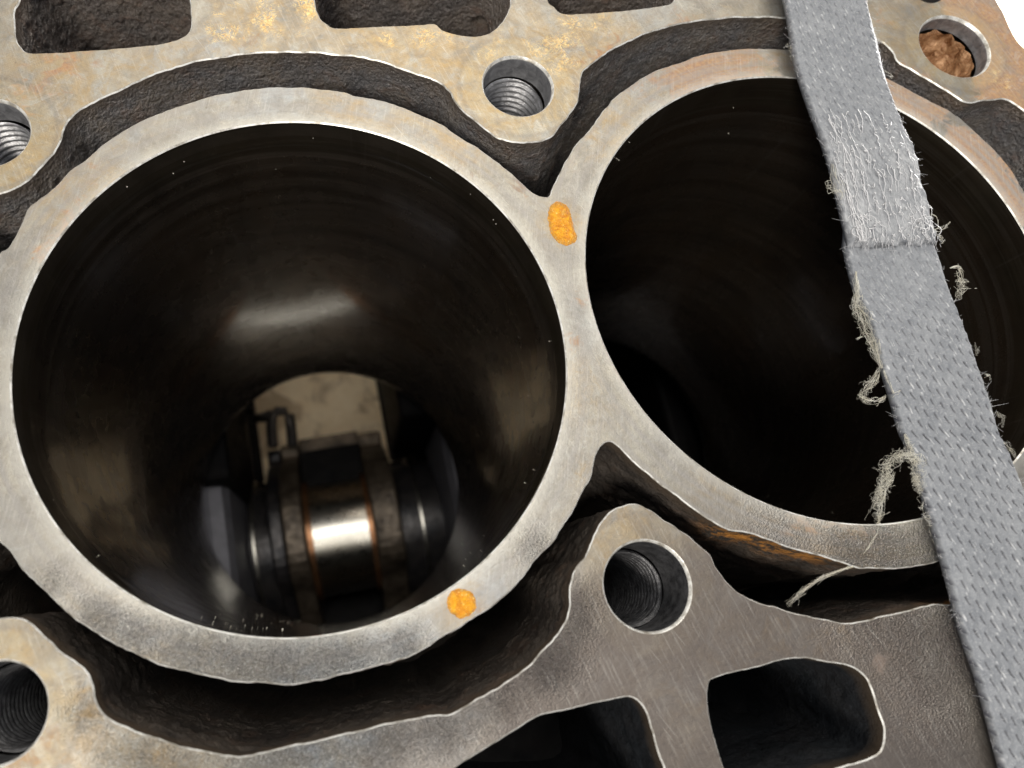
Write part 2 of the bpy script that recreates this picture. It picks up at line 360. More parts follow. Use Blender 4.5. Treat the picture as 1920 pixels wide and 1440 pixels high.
outer = [(-330,-140),(200,-200),(900,-230),(1500,-200),(1760,-170),(1830,-80),(1867,0),(1880,23),(1893,53),(1907,77),(1925,94),(1970,112),(2150,150),(2200,600),(2250,1100),(2270,1620),(1000,1660),(-330,1640),(-380,800)]

STEP = .05
def jacket(o, i): return ragged(smooth_line(PP(o+i[::-1]), STEP), .028, 3.1)
JU, JL = jacket(up_out, up_in), jacket(lo_in, lo_out)
PORTS = [ragged(smooth_line(PP(q), STEP), .018, 5+k) for k, q in enumerate((portA, portB, portC, portD, portE))]
OUT = smooth_line(PP(outer), .12)
def circle(cx, cy, r, n): a = np.linspace(0, 2*math.pi, n, endpoint=False); return np.stack([cx+r*np.cos(a), cy+r*np.sin(a)], 1)
R = 4.2
BORES = [circle(0, 0, R, 480), circle(B2, 0, R, 480)]
BOLTS = [(4.525,4.493,.625),(4.506,-4.393,.65),(-4.40,4.516,.625),(-4.545,-4.359,.635),(13.50,4.492,.72),(13.55,-4.45,.65)]
HOLES = [circle(x, y, r, 90) for x, y, r in BOLTS]
fx, fy = P(1737,-22); HOLES.append(circle(fx, fy, .34, 48))
RINGP = np.vstack([PP(up_in), PP(lo_in)[::-1]])

CH = .018                                      # width of the worn bright edge
def chamfer_outline(poly, w): return poly + normals2(poly)*w

def build_deck():
    holes = [JU, JL]+PORTS+BORES+HOLES
    widths = [CH]*7+[.022]*2+[.035]*len(HOLES)
    tops = [chamfer_outline(h, w) for h, w in zip(holes, widths)]
    coords, edges = [], []
    def addloop(pl):
        s = len(coords); coords.extend(map(tuple, pl)); n = len(pl)
        edges.extend((s+k, s+(k+1) % n) for k in range(n))
    addloop(OUT)
    for tpl in tops: addloop(tpl)
    gx, gy = np.meshgrid(np.arange(-7.5, 21, .13), np.arange(-11, 10, .13))
    g = np.stack([gx.ravel(), gy.ravel()], 1) + rng.uniform(-.03, .03, (gx.size, 2))
    ok = inside(OUT, g)
    for tpl in tops: ok &= ~inside(tpl, g)
    allp = np.array(coords)
    key = set(map(tuple, np.floor(allp/.06).astype(int)))
    gi = np.floor(g/.06).astype(int)
    ok &= np.array([tuple(k) not in key for k in gi])
    coords.extend(map(tuple, g[ok]))
    v, e, f, *_ = delaunay_2d_cdt([Vector(c) for c in coords], edges, [], 0, 1e-5)
    v = np.array([tuple(q) for q in v]); f = np.array([q for q in f if len(q) == 3])
    c = v[f].mean(1)
    ok = inside(OUT, c)
    for tpl in tops: ok &= ~inside(tpl, c)
    f = f[ok]; c = c[ok]
    isr = inside(RINGP, c)
    return holes, tops, v, f, isr
holes, tops, DV, DF, ISR = build_deck()

# stains: (px, py, radius px, strength)
ST = dict(
 rust=[(100,140,80,.3),(150,110,50,.25),(40,190,60,.35),(170,340,90,.35),(150,430,50,.4),(80,470,40,.5),(1360,120,110,.7),(1300,140,60,.7),(1700,170,60,.8),(1720,190,50,.9),(1840,310,60,1.0),(1800,270,30,.9),(1890,390,50,1.0),(1900,150,80,.9),(1880,180,30,1.2),(1820,20,70,.9),(1900,110,40,1.0),(1870,60,60,.8),(1650,40,50,.3),(1075,640,22,.7),(1085,560,20,.5),(900,1140,30,.3),(1600,975,50,.6),(1750,965,30,.7),(1500,970,40,.6),(1420,985,45,.2),(30,1425,30,.8),(100,1390,50,.4),(560,1370,40,.3),(880,325,50,.35),(1150,120,90,.5),(980,345,30,.5),(720,20,50,.4),(460,60,60,.25),(1650,1240,16,.9)],
 tan=[(1054,418,40,1.2),(865,1132,40,1.2),(100,140,160,.8),(300,120,120,.4),(150,380,120,.8),(40,290,70,.9),(500,30,110,.7),(700,80,110,.7),(850,110,110,.8),(970,200,100,1.0),(1100,100,140,.8),(650,210,60,.8),(760,235,60,.7),(850,290,60,.7),(1150,250,70,.6),(1400,115,110,.8),(1700,60,150,.7),(1850,150,120,.7),(1180,1000,80,.9),(60,1250,130,.6),(250,1420,200,.6),(1500,1200,200,.35),(1350,1360,250,.2),(1075,700,40,.5),(1100,880,30,.6),(1085,760,60,.3),(1600,980,120,.5),(1350,915,50,.4)],
 gold=[(1060,85,38,1.2),(1020,75,30,1.0),(1040,110,25,1.0),(1075,45,20,1.0),(540,10,60,.75),(460,20,60,.5),(580,5,30,.8),(1880,150,18,.9),(800,60,40,.4),(430,60,50,.45),(900,80,50,.4),(30,310,40,.5),(1100,20,60,.35),(720,60,50,.3)],
 cool=[(560,180,70,.9),(430,190,80,.8),(250,260,60,.7),(690,200,50,.7),(300,100,120,.5),(1200,20,120,.6),(1430,100,50,.6),(1180,190,60,.6),(1500,1020,130,.2),(850,1190,120,.9),(600,1230,160,.7),(960,1120,80,.6),(300,1180,130,.6),(1130,620,60,.4),(1850,230,60,.5),(1900,175,40,.6),(800,1380,120,.5),(600,1410,120,.7),(400,90,80,.4)],
 pit=[(560,1255,80,1.0),(450,1250,80,.9),(350,1230,80,.8),(660,1240,60,.9),(760,1215,50,.8),(250,1195,50,.8),(180,1160,45,.8),(100,1095,40,.6),(1000,1030,40,.5),(1680,1040,90,1.2),(1600,1040,60,1.0),(1450,1000,60,.4),(600,1410,120,.9),(480,1430,100,.8),(350,1430,80,.6),(720,1380,60,.9),(830,1360,60,.9),(930,1310,60,.8),(1020,1250,50,.8),(1080,1170,40,.7),(1090,1120,40,.5),(1700,1190,110,.5),(1780,1230,90,.5),(1600,1180,60,.3),(1750,1330,90,.25),(250,1420,80,.7),(160,1330,50,.6),(1040,1230,60,.6)],
 oil=[(1300,1180,230,1.0),(1100,1400,220,.9),(1550,1210,200,.9),(1750,1300,220,.9),(1280,1380,160,1.0),(1400,1080,120,.6),(1020,1330,140,.8),(750,1430,150,.55),(1080,1150,100,.7),(1700,1450,200,1.0),(1780,1350,140,.6),(1800,1250,80,.5),(1700,1220,60,.5)])
def blobs(key, v):
    a = np.zeros(len(v))
    for px, py, r, s in ST[key]:
        c = P(px, py); k = np.hypot(*(P(px+10, py)-c))/10*r
        d2 = ((v[:,:2]-c)**2).sum(1)/(k*k)
        a += s*np.exp(-d2*1.1)
    return np.minimum(a, 1.3)

engine = thing('engine_block', 'bare rust-stained grey engine block with two large open cylinder bores, bolt holes and water jackets', 'engine block', (4.5, 0, 0))

def sub(v, f, keep):
    f = f[keep]; u, inv = np.unique(f.ravel(), return_inverse=True)
    return v[u], inv.reshape(f.shape)
def imprint(v):
    """a paler band the gasket left round the two oil ports"""
    d = np.full(len(v), 9.0)
    for pl in PORTS[:2]:
        for q in pl[::3]: d = np.minimum(d, np.hypot(v[:,0]-q[0], v[:,1]-q[1]))
    return np.clip((.95-d)/.10, 0, 1)
for nm, keep, mat in (('deck_face', ~ISR, M_deck), ('cylinder_ring', ISR, M_ring)):
    v, f = sub(DV, DF, keep)
    a, b, c = v[f[:,0]], v[f[:,1]], v[f[:,2]]
    flip = ((b-a)[:,0]*(c-a)[:,1]-(b-a)[:,1]*(c-a)[:,0]) < 0
    f[flip] = f[flip][:, ::-1]
    v3 = np.c_[v, np.zeros(len(v))]
    mesh_obj(nm, v3, f, mat, engine, attrs={**{k: blobs(k, v) for k in ST}, 'imprint': imprint(v)})

# worn bright lips around every opening
lv, lf = [], []
for h, tpl in zip(holes[:7]+holes[7:9], tops[:7]+tops[7:9]):
    n = len(h); o = len(lv)
    mid = (h*.35+tpl*.65)
    lv += [(*p, 0) for p in tpl]+[(*p, -.008) for p in mid]+[(*p, -CH*1.1) for p in h]
    lf += grid_faces(n, 3, True, o)
mesh_obj('worn_edge', lv, lf, M_edge, engine)

# ------------------------------------------------------------------ walls of the openings
def wall(name, poly, depth, mat, amp=.05, rows=None, draft=.06, freq=5.0, floor=True, z0=-CH*1.1, grow=.35, drill=None):
    n = len(poly); nr = normals2(poly)
    if rows is None: rows = np.r_[np.linspace(0, 2.2, 36), np.linspace(2.4, depth, 14)]
    V, E, RS = [], [], []
    rpts = [(*P(1400,1003), .42), (*P(1470,1030), .36), (*P(1530,1045), .3), (*P(980,1085), .12), (*P(900,1155), .15), (*P(760,1238), .25), (*P(1790,1131), .25)]
    for d in rows:
        z = z0-d; w = min(1, max(0, (d-.12)/grow))
        for k in range(n):
            x, y = poly[k]
            q = 0.0
            if w > 0:
                q = w*amp*(nval(x*freq, y*freq, z*freq)*1.2+nval(x*freq*2.3, y*freq*2.3, z*freq*2.3)*.7) + w*.05*nval(x*.8, y*.8, z*.8+4)
            if drill is not None:
                # the right end of this pocket is machined round and smooth, with a hole drilled in it
                if x > drill[4]: q *= .25
                r_ = math.hypot(math.hypot(x-drill[0], y-drill[1]), z-drill[2])
                if r_ < drill[3]: q += 1.4
            dx, dy = nr[k]*(q - draft*d*.5)      # drawn in slightly with depth
            V.append((x+dx, y+dy, z+(q*.3 if w > 0 else 0)))
            E.append(max(0, 1-d/.32)); RS.append(max(math.exp(-((x-a)**2+(y-b)**2+(d*.75)**2)/(c*c)) for a, b, c in rpts)*1.6)
    F = grid_faces(n, len(rows), True)
    if floor:
        last = (len(rows)-1)*n; c = np.mean(np.array(V[last:]), 0)
    o = mesh_obj(name, V, F, mat, engine, attrs={'edge': E, 'rusty': RS})
    return o
def floor_cap(name, poly, z, mat, amp=.08, grow=.3):
    """rough bottom of an opening, a little wider than its outline"""
    pl = poly+normals2(poly)*grow; lo, hi = pl.min(0), pl.max(0)
    gx, gy = np.meshgrid(np.arange(lo[0], hi[0]+.2, .16), np.arange(lo[1], hi[1]+.2, .16)); n, m = gx.shape
    V = [(x, y, z+amp*(nval(x*2, y*2, z)+.6*nval(x*5, y*5, z))) for x, y in zip(gx.ravel(), gy.ravel())]
    F = np.array(grid_faces(m, n)); c = np.array(V)[F][:, :, :2].mean(1)
    F = F[inside(pl, c)][:, ::-1]
    mesh_obj(name, V, F.tolist(), mat, engine, attrs={'edge': np.zeros(len(V))})
wall('water_jacket', JU, 6.5, M_cast, .03, freq=7)
wall('water_jacket', JL, 7.5, M_cast_low, .035, freq=5)
floor_cap('jacket_floor', JU, -6.3, M_cast); floor_cap('jacket_floor', JL, -7.2, M_cast_low)
rowsP = np.r_[np.linspace(0, 2.6, 44), np.linspace(2.7, 3.2, 4)]
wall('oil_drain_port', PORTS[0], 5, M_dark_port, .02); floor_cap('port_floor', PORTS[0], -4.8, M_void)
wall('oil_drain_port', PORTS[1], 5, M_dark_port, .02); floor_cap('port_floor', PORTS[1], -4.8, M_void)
def hit_wall(poly, px, py):
    best = None
    for z in np.linspace(-.15, -3, 120):
        q = P(px, py, z)
        if not inside(poly, q[None])[0]: return (*q, z)
for k in (2,3,4):
    dr = None
    if k == 3:
        hw = hit_wall(PORTS[3], 903, 47)
        if hw: dr = (*hw, .2, P(845, 20)[0]); print('drill', dr)
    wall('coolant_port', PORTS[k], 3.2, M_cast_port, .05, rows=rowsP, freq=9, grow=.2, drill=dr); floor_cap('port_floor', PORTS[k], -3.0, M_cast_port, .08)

def revolve(name, cx, cy, prof, mat, n=96, parent=engine, helix=None, smooth=True):
    V = []
    for r, z in prof:
        for k in range(n):
            a = 2*math.pi*k/n
            rr = r if helix is None else helix(r, z, a)
            V.append((cx+rr*math.cos(a), cy+rr*math.sin(a), z))
    return mesh_obj(name, V, grid_faces(n, len(prof), True), mat, parent, smooth)

# ------------------------------------------------------------------ bores
for bx in (0, B2):
    prof = [(R, -.0198), (R, -.06)] + [(R-.005, z) for z in np.linspace(-.09, -.55, 6)] + [(R-.003, -.57)] + [(R-.0, z) for z in np.linspace(-.62, -12.7, 40)] + [(R+.12, -12.9)]
    revolve('cylinder_bore', bx, 0, prof, M_bore, 200)

# ------------------------------------------------------------------ threaded bolt holes
def thread_hole(x, y, r, m_in, cb, thr=True, deep=5.0):
    h = thing_part = bpy.data.objects.new('bolt_hole', None); COL.objects.link(h); h.parent = engine
    h.location = Vector((x, y, 0))*U - Vector(engine.location)
    def rv(nm, prof, mat, helix=None):
        o = revolve(nm, 0, 0, prof, mat, 96, None, helix); o.parent = h; return o
    rv('chamfered_lip', [(r+.035, 0), (r+.024, -.006), (r, -.05)], M_edge)
    rv('counterbore', [(r, -.05)]+[(r-.004, z) for z in np.linspace(-.08, -cb, 10)]+[(r-.02, -cb-.09)], m_in)
    if thr:
        pitch = .13
        def hx(rr, z, a):
            ph = (z/pitch + a/(2*math.pi)) % 1.0
            return rr - .085*(1-abs(2*ph-1))
        rv('thread', [(r-.02, z) for z in np.arange(-cb-.09, -deep, -.0215)], m_in, hx)
    else:
        V = [];rows = np.linspace(-cb-.09, -deep, 40)
        n = 96
        for z in rows:
            for k in range(n):
                a = 2*math.pi*k/n; q = .10*nval(math.cos(a)*3, math.sin(a)*3, z*3)+.04*nval(math.cos(a)*9, math.sin(a)*9, z*9)
                rr = max(.05, (r-.07)*(1-.7*((-z-cb)/deep))+q)
                V.append((rr*math.cos(a), rr*math.sin(a), z))
        o = mesh_obj('grimy_wall', V, grid_faces(n, 40, True), M_boltrust); o.parent = h
    rv('hole_bottom', [(r, -deep), (.3, -deep-.2), (.001, -deep-.35)], M_boltrust if not thr else M_crankdark)
thread_hole(*BOLTS[0], M_bolt, .36)
thread_hole(*BOLTS[1], M_boltshade, .8)
thread_hole(*BOLTS[2], M_bolt, .36)
thread_hole(*BOLTS[3], M_boltshade, .55)
thread_hole(*BOLTS[4], M_bolt, .2, False, 2.2)
thread_hole(*BOLTS[5], M_bolt, .8)
revolve('dowel_hole', fx, fy, [(.39,0),(.34,-.05),(.33,-2.5),(.001,-2.6)], M_crankdark, 48)
# small drain drilled through the right end of the middle port
dx_, dy_ = P(905, 40, -1.2)

# ------------------------------------------------------------------ orange deposits
def deposit(px_outline, seed, hgt=.013):
    pl = ragged(smooth_line(PP(px_outline), .014), .022, seed, 14); c = pl.mean(0); n = len(pl)
    V, rows = [], 9
    for j in range(rows):
        t = 1-j/(rows-1)
        for p in pl:
            q = c+(p-c)*max(t, .02)
            V.append((*q, .002+hgt*(1-t**5)*(.75+.5*nval(q[0]*12, q[1]*12, seed))))
    return mesh_obj('orange_deposit', V, grid_faces(n, rows, True), M_seal, engine, attrs={'rim': np.repeat([1,.7,.1]+[0]*(rows-3), n)})
deposit([(1045,378),(1034,384),(1028,402),(1029,424),(1037,444),(1050,457),(1063,461),(1076,455),(1081,443),(1075,425),(1071,402),(1065,388),(1055,381)], 1.5)
deposit([(838,1130),(843,1113),(856,1105),(872,1106),(886,1113),(893,1128),(890,1145),(880,1154),(865,1160),(850,1153),(841,1143)], 4.5)

# ------------------------------------------------------------------ lint and crumbs on the bore walls
def specks():
    V, F = [], []; rr = random.Random(3)
    def blob(p, r):
        o = len(V)
        for d in ((1,0,0),(0,1,0),(-1,0,0),(0,-1,0),(0,0,1),(0,0,-1)): V.append(tuple(p[i]+d[i]*r*rr.uniform(.6,1.5) for i in range(3)))
        for a, b in ((0,1),(1,2),(2,3),(3,0)): F.extend(((o+a, o+b, o+4), (o+b, o+a, o+5)))
    def on_bore(px, py, bx):
        for z in np.linspace(-.05, -12.8, 1200):
            q = P(px, py, z)
            if math.hypot(q[0]-bx, q[1]) > R-.012: return (*q, z)
    for px, py in [(238,350),(345,303),(587,259),(325,325),(517,317),(807,333),(882,364),(925,412),(930,420),(972,632),(990,742),(1030,640),(100,937),(185,1042),(1000,880),(983,905)]+[(rr.uniform(350,560), rr.uniform(1150,1180)) for _ in range(30)]+[(rr.uniform(860,1000), 1080-(k*4)) for k in range(22)]:
        p = on_bore(px, py, 0)
        if p: blob(p, rr.uniform(.006,.016))
    for px, py in [(1180,267),(1375,202),(1366,250),(1160,300),(1440,930),(1560,960)]:
        p = on_bore(px, py, B2)
        if p: blob(p, rr.uniform(.006,.013))
    o = mesh_obj('lint_speck', V, F, M_lint, engine, smooth=False); o['kind'] = 'stuff'
M_lint = mat_simple('pale_lint', (0.6,0.58,0.5), (0.75,0.72,0.62), 0, (.5,.7))
specks()

# ------------------------------------------------------------------ crankcase
def plate_with_holes(name, z, mat):
    V, F = [], []
    coords = [tuple(p) for p in OUT[::4]]; n0 = len(coords); edges = [(k, (k+1) % n0) for k in range(n0)]
    cs = [circle(0,0,R+.12,96), circle(B2,0,R+.12,96)]
    for c in cs:
        s = len(coords); coords += [tuple(p) for p in c]; edges += [(s+k, s+(k+1) % 96) for k in range(96)]
    v, e, f, *_ = delaunay_2d_cdt([Vector(c) for c in coords], edges, [], 0, 1e-5)
    v = np.array([tuple(q) for q in v]); f = np.array(f); c = v[f].mean(1)
    ok = inside(OUT, c) & ~inside(cs[0], c) & ~inside(cs[1], c)
    mesh_obj(name, np.c_[v, np.full(len(v), z)], f[ok].tolist(), mat, engine, smooth=False)
plate_with_holes('crankcase_roof', -12.9, M_crankdark)
V = [(*p, z) for z in (-.01, -8, -13, -24.4) for p in OUT]
mesh_obj('block_side', V, grid_faces(len(OUT), 4, True), M_block, engine)

def box(x0, x1, y0, y1, z0, z1):
    V = [(x,y,z) for z in (z0,z1) for y in (y0,y1) for x in (x0,x1)]
    return V, [(0,2,3,1),(4,5,7,6),(0,1,5,4),(2,6,7,3),(0,4,6,2),(1,3,7,5)]
def add_box(name, b, mat, parent, bev=.06):
    V, F = box(*b); o = mesh_obj(name, V, F, mat, parent, smooth=False)
    m = o.modifiers.new('bevel', 'BEVEL'); m.width = bev*U; m.segments = 2
    return o
for x0, x1, y1 in ((-5.9,-3.66,1.75),(4.2,5.9,2.9)):
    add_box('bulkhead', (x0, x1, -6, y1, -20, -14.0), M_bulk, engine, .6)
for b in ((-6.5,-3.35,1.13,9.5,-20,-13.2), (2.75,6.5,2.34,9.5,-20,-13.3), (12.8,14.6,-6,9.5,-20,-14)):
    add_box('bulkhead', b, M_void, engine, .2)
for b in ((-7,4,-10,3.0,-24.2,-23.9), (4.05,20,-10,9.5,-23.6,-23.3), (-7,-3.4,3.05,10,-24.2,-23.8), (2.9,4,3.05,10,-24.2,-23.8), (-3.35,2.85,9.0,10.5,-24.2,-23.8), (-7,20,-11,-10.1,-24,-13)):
    add_box('shade_plate', b, M_void, engine, .1)  # plates added to keep the view below the crank dark

crank = thing('crankshaft', 'oily crankshaft with polished journal between two webs, seen down the left cylinder bore', 'crankshaft', (0, -.1, -19.5))
def xcyl(name, x0, x1, r, cy, cz, mat, parent, n=96, fillet=0.0):
    V = []
    prof = [(x0,.001),(x0,r),(x1,r),(x1,.001)] if not fillet else [(x0,.001),(x0,r+fillet),(x0+fillet*.4,r+fillet*.35),(x0+fillet,r),(x1-fillet,r),(x1-fillet*.4,r+fillet*.35),(x1,r+fillet),(x1,.001)]
    for x, rr in prof:
        for k in range(n):
            a = 2*math.pi*k/n; V.append((x, cy+rr*math.cos(a), cz+rr*math.sin(a)))
    o = mesh_obj(name, V, [f[::-1] for f in grid_faces(n, len(prof), True)], mat, parent, sharp=40)
    return o
JY, JZ, JR = -.75, -19.4, 2.35
def prism_x(name, x0, x1, yz, mat, parent, bev=.12):
    yz = smooth_line(yz, .35); n = len(yz); V = [(x0,y,z) for y,z in yz]+[(x1,y,z) for y,z in yz]
    F = [tuple(range(n))[::-1], tuple(range(n,2*n))]+[(k,(k+1)%n,n+(k+1)%n,n+k) for k in range(n)]
    o = mesh_obj(name, V, F, mat, parent, smooth=False)
    m = o.modifiers.new('bevel','BEVEL'); m.width = bev*U; m.segments = 3
    return o
xcyl('rod_journal', -1.12, 1.12, JR, JY, JZ, M_journal, crank)
xcyl('oil_collar', -1.32, -1.1, JR+.14, JY, JZ, M_copper, crank); xcyl('oil_collar', 1.1, 1.32, JR+.14, JY, JZ, M_copper, crank)
web = [(3.1,-20.0),(2.6,-18.9),(1.7,-17.5),(.45,-16.5),(-1.9,-16.6),(-3.0,-18.1),(-4.4,-19.8),(-5.2,-21.5),(-4,-23.4),(0,-23.8),(3.6,-22),(3.7,-20)]
prism_x('crank_web', -2.15, -1.34, web, M_crank, crank); prism_x('crank_cheek', -2.74, -2.16, [(y, z-.5) for y, z in web], M_crankdark, crank); prism_x('crank_web', 1.3, 2.38, web, M_crank, crank)
xcyl('main_journal', -3.6, -2.72, 2.9, -.9, -20.4, M_crankdark, crank); xcyl('main_journal', 2.38, 4.15, 2.9, -.9, -20.4, M_crankdark, crank)
xcyl('thrust_collar', -3.42, -3.34, 3.25, -.9, -20.4, M_journal, crank); xcyl('thrust_collar', 3.22, 3.3, 3.2, -.9, -20.4, M_journal, crank)
# the crankshaft runs on under the second bore, its throw turned down
prism_x('crank_web', 6.4, 7.7, [(y, -38.5-z) for y, z in web], M_crankdark, crank); prism_x('crank_web', 10.3, 11.6, [(y, -38.5-z) for y, z in web], M_crankdark, crank)
xcyl('rod_journal', 7.7, 10.3, JR, -1.0, -22.0, M_crankdark, crank)
xcyl('main_journal', 4.15, 6.4, 2.5, -.9, -20.4, M_crankdark, crank); xcyl('main_journal', 11.6, 14, 2.5, -.9, -20.4, M_crankdark, crank)
# dark bearing ledge behind the journal and the oil pipe bracket
add_box('bearing_ledge', (-1.3, 1.35, 3.1, 3.9, -20.9, -20.0), M_crank, engine, .1)
add_box('shade_block', (-1.32, 1.36, 1.45, 3.06, -23, -18.9), M_void, engine, .1)  # this block and the next are added to darken gaps around the journal
add_box('shade_block', (-2.7, 2.4, -9, -2.2, -23.5, -22.2), M_void, engine, .1)
brk = thing('pipe_bracket', 'small dark looped bracket beyond the crank, at the far left of the pale opening', 'bracket', (-2.9, 5.2, -22))
def tube(name, pts, r, mat, parent, n=8, closed=False):
    pts = [Vector(p) for p in pts]; V, F = [], []
    for i, p in enumerate(pts):
        t = (pts[min(i+1,len(pts)-1)]-pts[max(i-1,0)]).normalized()
        a = t.orthogonal().normalized(); b = t.cross(a)
        for k in range(n):
            q = p+r*(a*math.cos(2*math.pi*k/n)+b*math.sin(2*math.pi*k/n)); V.append(tuple(q))
    for i in range(len(pts)-1):
        for k in range(n): F.append((i*n+k, i*n+(k+1)%n, (i+1)*n+(k+1)%n, (i+1)*n+k))
    return mesh_obj(name, V, F, mat, parent)
def W3(px, py, z): return (*P(px, py, z), z)
tube('loop', [W3(*q, -20) for q in ((512,838),(509,800),(510,780),(520,771),(535,771),(543,780),(546,805),(549,838))], .24, M_crankdark, brk)
tube('stay', [W3(*q, -20) for q in ((468,770),(478,785),(496,782),(510,776))], .24, M_crankdark, brk)

# ------------------------------------------------------------------ pale board under the block
fl = mesh_obj('floor', [(-250,-250,-24.6),(250,-250,-24.6),(250,250,-24.6),(-250,250,-24.6)], [(0,1,2,3)], M_floor); fl['kind'] = 'structure'


# ------------------------------------------------------------------ strap
def mat_strap():
    t = NT('grey_webbing')
    n = t.noise(2.2,5,.6); f = t.noise(30,4,.65)
    slit = t.attr('slit'); wear_glint = t.attr('wear_glint')
    c = t.mix(t.rng(n,.3,.7), (0.17,0.182,0.205), (0.25,0.262,0.285))
    c = t.mix(t.rng(f,.5,.72,0,.5), c, (0.44,0.455,0.48))
    c = t.mix(t.ma('MULTIPLY', wear_glint, t.rng(t.noise(1,4,.6,co=t.mapv((14,3,1),-.36)),.36,.6), clamp=True), c, (0.58,0.59,0.61))
    c = t.mix(t.ma('MULTIPLY', slit, 1.0, clamp=True), c, (0.03,0.03,0.045))  # shade of the weave gaps put into the colour
    t.b.inputs['Sheen Weight'].default_value = .15
    return t.out(c, 0, t.rng(f,.3,.7,.42,.6), t.bump(t.ma('ADD', f, t.noise(70,2)), .012, .8), .5)
M_strap = mat_strap()
def mat_fibre():
    t = NT('cream_fibre'); n = t.noise(6,3)
    c = t.mix(t.rng(n,.35,.65), (0.74,0.70,0.58), (0.90,0.88,0.80))
    t.b.inputs['Transmission Weight'].default_value = 0.0
    return t.out(c, 0, .55)
M_fibre = mat_fibre()
def mat_fibre2():
    t = NT('pale_grey_fibre'); return t.out((0.66,0.66,0.68), 0, .35)
M_fibre2 = mat_fibre2()

left_e = [(1440,-90),(1453,-40),(1465,0),(1478,60),(1487,110),(1505,170),(1531,240),(1555,307),(1575,380),(1592,440),(1601,480),(1617,540),(1643,600),(1661,677),(1682,748),(1698,805),(1718,848),(1734,911),(1753,980),(1775,1065),(1808,1187),(1843,1283),(1887,1440),(1905,1510),(1930,1600)]
right_e = [(1588,-90),(1600,-40),(1613,0),(1637,75),(1657,150),(1690,240),(1712,300),(1732,365),(1754,430),(1773,480),(1787,528),(1810,595),(1831,654),(1851,714),(1867,760),(1881,813),(1902,856),(1920,905),(1945,980),(1975,1065),(2012,1187),(2045,1283),(2095,1440),(2117,1510),(2145,1600)]
ZS = .34
LW, RW = smooth_line(PP(left_e, ZS), .02, False), smooth_line(PP(right_e, ZS), .02, False)
dirv = (LW[-1]+RW[-1]-LW[0]-RW[0]); SLEN = np.hypot(*dirv)/2; dirv /= np.hypot(*dirv)
org = (LW[0]+RW[0])/2
def edge_at(E, t):
    s = (E-org) @ dirv; o = np.argsort(s); return np.stack([np.interp(t, s[o], E[o,0]), np.interp(t, s[o], E[o,1])], -1)
def t_of(px, py): return float((P(px, py, ZS)-org) @ dirv)
T_END = t_of(1683, 455); T_WORN = t_of(1600, 240)
print('strap length', SLEN, 'width', np.hypot(*(edge_at(LW, SLEN/2)-edge_at(RW, SLEN/2))))
def vnoise(X, Y, f, seed):
    """cheap smooth value noise on arrays"""
    x, y = X*f+seed*17.3, Y*f+seed*5.1
    xi, yi = np.floor(x).astype(int), np.floor(y).astype(int); fx, fy = x-xi, y-yi
    fx, fy = fx*fx*(3-2*fx), fy*fy*(3-2*fy)
    tab = np.random.default_rng(11).random((256,256))
    g = lambda a, b: tab[a % 256, b % 256]
    return (g(xi,yi)*(1-fx)+g(xi+1,yi)*fx)*(1-fy)+(g(xi,yi+1)*(1-fx)+g(xi+1,yi+1)*fx)*fy
